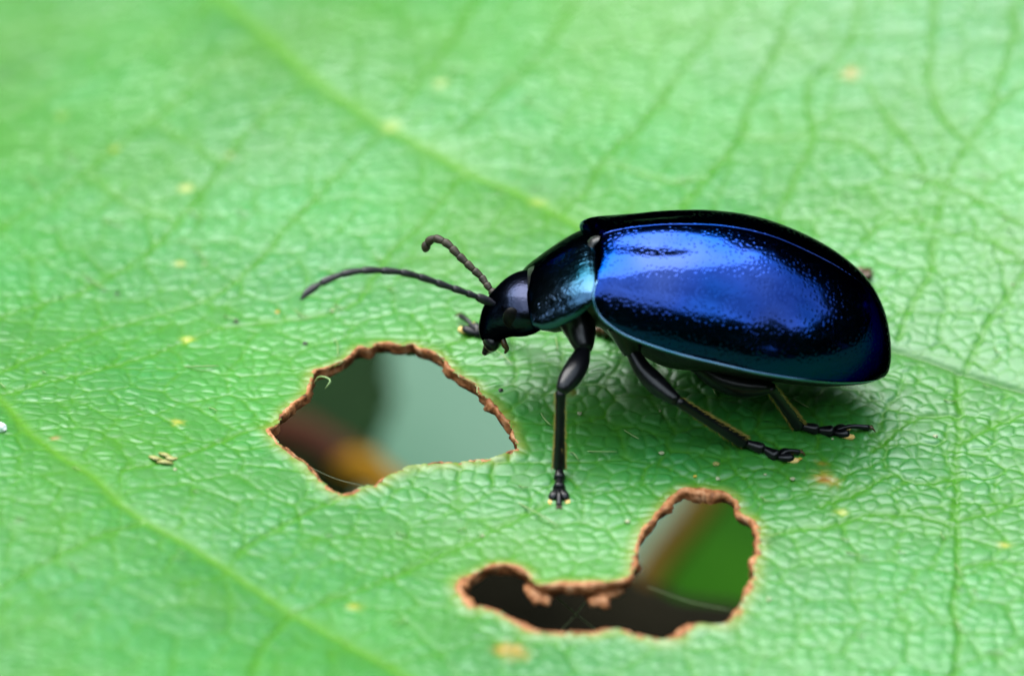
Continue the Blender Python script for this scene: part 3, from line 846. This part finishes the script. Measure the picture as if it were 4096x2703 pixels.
for side in (-1, 1):
    V, F = shell(side)
    me = mesh_from('wing_case', V, F)
    wc = obj('wing_case', me, M['elytra'], beetle)
    md = wc.modifiers.new('thickness', 'SOLIDIFY'); md.thickness = 0.03; md.offset = -1
    P = Rm.copy(); P[:, 1] -= 0.018; P[:, 2] += 0.004
    if side > 0:
        P[:, 1] = 2 * YB - P[:, 1]; q_ = (1 - np.linspace(0, 1, NU)) ** 1.5 * (P[:, 1] - YB)
        P[:, 0] -= 0.20 / 1.3 * q_; P[:, 2] -= 0.24 / 1.2 * q_
    obj('edge_bead', mesh_from('edge_bead', *tube_data(P, np.r_[np.full(NU - 4, 0.026), [.018, .014, .01, .006]], 8)), M['elytra_rim'], wc)

# scutellum
sc = [at(2362, 985), at(2380, 962), at(2432, 945)]
V, F = tube_data(catmull(np.array(sc) + np.array([0, 0, .0]), 10), np.linspace(0.17, 0.02, 10), 10, 0.4)
obj('scutellum', mesh_from('scutellum', V, F), M['belly'], beetle)

# pronotum: arched plate
mid_px = [(2388, 982), (2340, 986), (2280, 1012), (2210, 1052), (2150, 1096), (2118, 1126)]
edge_px = [(2372, 1190), (2352, 1225), (2300, 1268), (2230, 1302), (2170, 1312), (2143, 1300)]
edge_w = [1.14, 1.19, 1.20, 1.14, 1.06, 0.98]
n1, n2 = 36, 40
Cm = catmull(np.array([at(*p) for p in mid_px]), n1)
Ce = catmull(np.array([at(p[0], p[1], -w) for p, w in zip(edge_px, edge_w)]), n1)
V = []; F = []
for i in range(n1):
    for j in range(-n2, n2 + 1):
        th = abs(j) / n2 * math.pi / 2
        a = math.sin(th); c = math.cos(th) ** (0.85 if j >= 0 else 1.2)
        s_, r_ = Cm[i], Ce[i]
        p = np.array([s_[0] + (r_[0] - s_[0]) * (1 - c), YB + (r_[1] - YB) * a * (1 if j >= 0 else -1), r_[2] + (s_[2] - r_[2]) * c])
        if j < 0: p[0] -= 0.13 * a; p[2] -= 0.30 * a
        e = min(i, n1 - 1 - i) / 3.0
        if e < 1: p[2] -= 0.03 * (1 - e) ** 2
        V.append(p)
w_ = 2 * n2 + 1
for i in range(n1 - 1):
    for j in range(w_ - 1):
        a = i * w_ + j; F.append((a, a + 1, a + w_ + 1, a + w_))
pn = obj('pronotum', mesh_from('pronotum', V, F), M['pronotum'], beetle)
md = pn.modifiers.new('thickness', 'SOLIDIFY'); md.thickness = 0.05; md.offset = -1
fe = np.array(V[(n1 - 1) * w_:n1 * w_])
obj('front_collar', mesh_from('front_collar', *tube_data(fe[4:-4], 0.020, 8)), M['elytra_rim'], pn)
for sgn in (1, -1):
    P = Ce.copy(); P[:, 1] = YB + sgn * (P[:, 1] - YB)
    if sgn < 0: P[:, 0] -= 0.13; P[:, 2] -= 0.30
    obj('edge_bead', mesh_from('edge_bead', *tube_data(P, 0.022, 8)), M['elytra_rim'], pn)

# trunk under the shields
def ring_loft(rows, seg=28):
    """rows: px, py (centre), half height mm, half width mm"""
    C_ = np.array([[*at(a, b_), hh, ww] for a, b_, hh, ww in rows])
    C_ = catmull(C_, 40)
    V = []; F = []
    n = len(C_)
    T = np.gradient(C_[:, :3], axis=0); T /= np.linalg.norm(T, axis=1)[:, None]
    for i in range(n):
        t = T[i]; nrm = np.array([-t[2], 0, t[0]])
        if nrm[2] < 0: nrm = -nrm
        for k in range(seg):
            a = 2 * math.pi * k / seg
            V.append(C_[i, :3] + nrm * C_[i, 3] * math.sin(a) + np.array([0, 1.0, 0]) * C_[i, 4] * math.cos(a))
    for i in range(n - 1):
        for k in range(seg):
            a = i * seg + k; b_ = i * seg + (k + 1) % seg
            F.append((a, b_, b_ + seg, a + seg))
    V += [C_[0, :3], C_[-1, :3]]
    for k in range(seg):
        F.append((n * seg, (k + 1) % seg, k)); F.append((n * seg + 1, (n - 1) * seg + k, (n - 1) * seg + (k + 1) % seg))
    return V, F
V, F = ring_loft([(2120, 1190, .34, .60), (2200, 1180, .48, .74), (2300, 1150, .52, .72), (2420, 1145, .55, .76), (2560, 1188, .74, .86), (2700, 1215, .90, 1.06), (2850, 1240, .82, 1.12), (3000, 1280, .74, 1.14), (3150, 1320, .66, 1.08), (3300, 1372, .54, .92), (3420, 1425, .36, .64), (3500, 1465, .2, .36), (3535, 1488, .06, .1)])
obj('body', mesh_from('body', V, F), M['belly'], beetle)

# head
V, F = ring_loft([(2170, 1195, .34, .60), (2112, 1208, .41, .62), (2062, 1230, .40, .58), (2020, 1253, .34, .50), (1992, 1278, .28, .43), (1972, 1305, .22, .37), (1960, 1332, .17, .31), (1956, 1354, .08, .2)])
head = obj('head', mesh_from('head', V, F), M['head'], beetle)
for sgn in (-1, 1):
    c = at(2046, 1272, sgn * 0.50)
    obj('eye', mesh_from('eye', *ellipsoid(c, (0.13, 0.07, 0.18))), M['eye'], head)
    c = at(1975, 1350, sgn * 0.2)
    m0 = at(1985, 1345, sgn * 0.22); m1 = at(1965, 1378, sgn * 0.2); m2 = at(1938, 1412, sgn * 0.10)
    obj('jaw', mesh_from('jaw', *limb([(*m0, .12), (*m1, .11), (*m2, .045)], 12, 10)), M['black'], head)
    q = [at(2010, 1350, sgn * .3), at(2018, 1378, sgn * .36), at(2028, 1395, sgn * .36), at(2020, 1412, sgn * .34)]
    obj('palp', mesh_from('palp', *limb([(*q[0], .04), (*q[1], .045), (*q[2], .035), (*q[3], .015)], 14, 8)), M['far_leg'], head)
    q = [at(1975, 1372, sgn * .12), at(1958, 1392, sgn * .16), at(1938, 1415, sgn * .18)]
    obj('palp', mesh_from('palp', *limb([(*q[0], .05), (*q[1], .055), (*q[2], .03)], 12, 8)), M['black'], head)
lb = ellipsoid(at(1968, 1345, -.10), (0.15, 0.32, 0.19))
obj('upper_lip', mesh_from('upper_lip', *lb), M['black'], head)

# antennae: eleven beads each
def antenna(pts, r0, r1, mat, label):
    P = catmull(np.array(pts, float), 11 * 8 + 1)
    lens = np.array([1.25, .7, .85, .95, 1, 1, 1, 1, 1, 1, 1.2]); cut = np.r_[0, np.cumsum(lens)] / lens.sum()
    root = None
    for k in range(11):
        a, b_ = cut[k], cut[k + 1]
        us = np.linspace(a, b_, 9) * (len(P) - 1)
        seg = np.stack([np.interp(us, np.arange(len(P)), P[:, c]) for c in range(3)], 1)
        rr = r0 + (r1 - r0) * k / 10
        prof = np.array([.74, .78, .83, .88, .93, .97, 1.0, .96, .8]) if k < 10 else np.array([.5, .75, .95, 1.02, 1, .92, .78, .55, .22])
        if k == 0: prof = np.array([.5, .8, 1.05, 1.2, 1.28, 1.3, 1.25, 1.05, .6])
        me = mesh_from('antenna_bead', *tube_data(seg, prof * rr, 10))
        if k == 0:
            root = obj('antenna', me, mat, beetle); root['label'] = label
        else:
            obj('antenna_bead', me, mat, root)
aw = lambda l: [at(px, py, o) for px, py, o in l]
antenna(aw([(1978, 1215, -.32), (1915, 1190, -.48), (1850, 1166, -.68), (1780, 1142, -.8), (1700, 1114, -.95), (1620, 1092, -1.1), (1540, 1083, -1.25), (1460, 1082, -1.4), (1380, 1094, -1.55), (1300, 1125, -1.7), (1235, 1165, -1.85), (1202, 1200, -1.95)]), 0.054, 0.058, M['antenna'], 'long curved black antenna reaching over the leaf')
antenna(aw([(1996, 1196, .28), (1957, 1152, .40), (1925, 1108, .55), (1895, 1080, .62), (1862, 1048, .7), (1825, 1012, .8), (1795, 980, .9), (1765, 962, .98), (1735, 955, 1.05), (1708, 975, 1.1), (1700, 1008, 1.12)]), 0.056, 0.070, M['antenna2'], 'short hooked brownish antenna')

# legs
def leg(coxa, femur, tibia, tarsus, claws, mat=M['black'], pads=True, label=None, hair=True):
    """femur and tibia: rows (point, radius); tarsus: four points on the leaf"""
    root = obj('leg', mesh_from('leg', *limb([(*p, r) for p, r in coxa], 14, 12)), mat, beetle)
    if label: root['label'] = label
    obj('femur', mesh_from('femur', *limb([(*p, r) for p, r in femur], 24, 14)), mat, root)
    tb = obj('tibia', mesh_from('tibia', *limb([(*p, r) for p, r in tibia], 20, 12)), mat, root)
    T = [np.array(p, float) for p in tarsus]
    prof = [(0.05, 0.088), (0.052, 0.098)]
    for k in range(2):
        a, b_ = T[k], T[k + 1]
        r0, r1 = prof[k]
        C_ = [(*(a + (b_ - a) * u), r) for u, r in ((0, r0), (.4, (r0 + r1) / 2), (.85, r1), (1, r1 * .6))]
        obj('tarsus_joint', mesh_from('tarsus_joint', *limb(C_, 10, 10)), mat, root)
    # two-lobed joint with its yellow sole
    a, b_ = T[2], T[3]; d = b_ - a; d /= np.linalg.norm(d); sd = np.cross(d, [0, 0, 1]); sd /= np.linalg.norm(sd)
    lob = []; pad = []
    for s_ in (-1, 1):
        e = a + d * 0.20 + sd * s_ * 0.10 - np.array([0, 0, .02])
        lob.append(limb([(*a, .045), (*(a + d * .07 + sd * s_ * .05), .07), (*(a + d * .15 + sd * s_ * .085), .075), (*e, .05)], 10, 10, 0.8))
        pad.append(limb([(*(a + d * .10 + sd * s_ * .10 - np.array([0, 0, .03])), .03), (*(e + d * .03 + sd * s_ * .02 - np.array([0, 0, .03])), .062), (*(e + d * .05 - sd * s_ * .035 - np.array([0, 0, .035])), .03)], 10, 8, 0.7))
    obj('lobed_joint', mesh_from('lobed_joint', *join(lob)), mat, root)
    if pads:
        for pd in pad: obj('pad', mesh_from('pad', *pd), M['pad'], root)
    C_ = [(*(a + d * .05 + np.array([0, 0, .03])), .03), (*(a + (b_ - a) * .5 + np.array([0, 0, .06])), .036), (*b_, .045)]
    obj('claw_joint', mesh_from('claw_joint', *limb(C_, 12, 8)), mat, root)
    for s_ in (-1, 1):
        c1 = b_ + d * .05 + sd * s_ * .03; c2 = b_ + d * .09 + sd * s_ * .05 - np.array([0, 0, .06])
        obj('claw', mesh_from('claw', *limb([(*b_, .022), (*c1, .018), (*c2, .005)], 8, 6)), M['far_leg'], root)
    if hair:
        A_, B_ = np.array(tibia[0][0]), np.array(tibia[-1][0]); ax = B_ - A_; ln = np.linalg.norm(ax); ax /= ln
        g = np.random.default_rng(int(abs(A_[0] * 100)))
        V = []; F = []
        C_ = catmull(np.array([(*p, r) for p, r in tibia]), 40)
        for _ in range(420):
            u = g.random() ** 0.6; i = int(u * 39); c = C_[i, :3]; r = C_[i, 3]
            dv = np.cross(ax, [0, -1.0, 0]) * g.choice([-1, 1]) + g.normal(size=3) * .25; dv -= ax * dv.dot(ax); dv /= np.linalg.norm(dv)
            p0 = c + dv * r * .95; p1 = p0 + (dv * .5 + ax * .9) * (.05 + .05 * g.random())
            q = np.cross(ax, dv) * .003
            o_ = len(V); V += [p0 - q, p0 + q, p1, p0 + dv * .005 - ax * .004]; F += [(o_, o_ + 1, o_ + 2), (o_ + 1, o_ + 3, o_ + 2), (o_ + 3, o_, o_ + 2)]
        h_ = obj('shin_hair', mesh_from('shin_hair', V, F, False), M['gold_hair'], root); h_['kind'] = 'stuff'
    return root
def foot(px, py, lift=0.05):
    p = on_leaf(px, py, -0.1 + lift)
    return np.array([p[0], p[1], zat(p[0], p[1]) + lift - 0.02])
# near side
K = at(2243, 1565, -1.75); AN = foot(2237, 1888, .14)
leg([(at(2290, 1240, -.55), .30), (at(2318, 1310, -.72), .25), (at(2332, 1375, -.95), .17), (at(2335, 1402, -1.05), .12)],
    [(at(2336, 1392, -1.0), .10), (at(2315, 1450, -1.25), .16), (at(2280, 1510, -1.52), .165), (at(2252, 1552, -1.72), .115), (K, .085)],
    [(K, .08), (K * .7 + AN * .3, .07), (K * .3 + AN * .7, .08), (AN, .092)],
    [AN, foot(2238, 1938, .07), foot(2236, 1975, .06), foot(2236, 2040, .03)], 0, label='upright black front leg')
K = at(2708, 1602, -1.55); AN = foot(2975, 1782, .13)
leg([(at(2500, 1300, -.7), .28), (at(2515, 1360, -.8), .20), (at(2530, 1415, -.9), .13)],
    [(at(2528, 1405, -.9), .10), (at(2570, 1475, -1.1), .135), (at(2625, 1535, -1.3), .155), (at(2680, 1582, -1.48), .115), (K, .085)],
    [(K, .08), (K * .65 + AN * .35, .08), (K * .3 + AN * .7, .092), (AN, .105)],
    [AN, foot(3058, 1815, .07), foot(3112, 1838, .06), foot(3195, 1822, .07)], 0, label='long black middle leg stretched backwards')
K = at(3082, 1548, -.95); AN = foot(3195, 1712, .12)
leg([(at(2770, 1390, -.6), .28), (at(2785, 1430, -.62), .22), (at(2800, 1470, -.65), .15)],
    [(at(2795, 1462, -.65), .13), (at(2870, 1512, -.72), .17), (at(2960, 1540, -.8), .19), (at(3040, 1548, -.9), .14), (K, .09)],
    [(K, .078), (K * .65 + AN * .35, .08), (K * .3 + AN * .7, .09), (AN, .102)],
    [AN, foot(3275, 1728, .07), foot(3335, 1738, .06), foot(3475, 1722, .08)], 0, label='black hind leg folded under the wing case')
# far side
K = at(2105, 1255, 1.2); AN = foot(1975, 1352, .12)
leg([(at(2290, 1240, .5), .26), (at(2280, 1280, .6), .16)], [(at(2280, 1275, .6), .10), (at(2200, 1255, .9), .15), (K, .09)],
    [(K, .07), (K * .5 + AN * .5, .065), (AN, .075)], [AN, foot(1935, 1350, .06), foot(1905, 1345, .06), foot(1843, 1280, .13)], 0, label='far front leg with yellow pads showing beside the jaws')
K = at(2480, 1290, 1.3); AN = foot(2440, 1350, .12)
leg([(at(2500, 1300, .6), .26), (at(2500, 1330, .7), .15)], [(at(2500, 1320, .7), .10), (at(2490, 1300, 1.0), .15), (K, .09)],
    [(K, .07), (K * .5 + AN * .5, .065), (AN, .075)], [AN, foot(2420, 1352, .07), foot(2395, 1345, .06), foot(2362, 1322, .06)], 0, M['far_leg'], label='brown far middle foot glimpsed between front leg and wing case')
K = at(3200, 1330, 1.6); AN = foot(3385, 1165, .10)
leg([(at(2770, 1390, .6), .26), (at(2790, 1430, .7), .15)], [(at(2800, 1420, .7), .12), (at(3000, 1390, 1.1), .17), (K, .09)],
    [(K, .07), (K * .5 + AN * .5, .065), (AN, .08)], [AN, foot(3410, 1140, .06), foot(3430, 1125, .06), foot(3470, 1095, .10)], 0, M['far_leg'], pads=False, hair=False, label='far hind foot peeping out behind the wing cases')
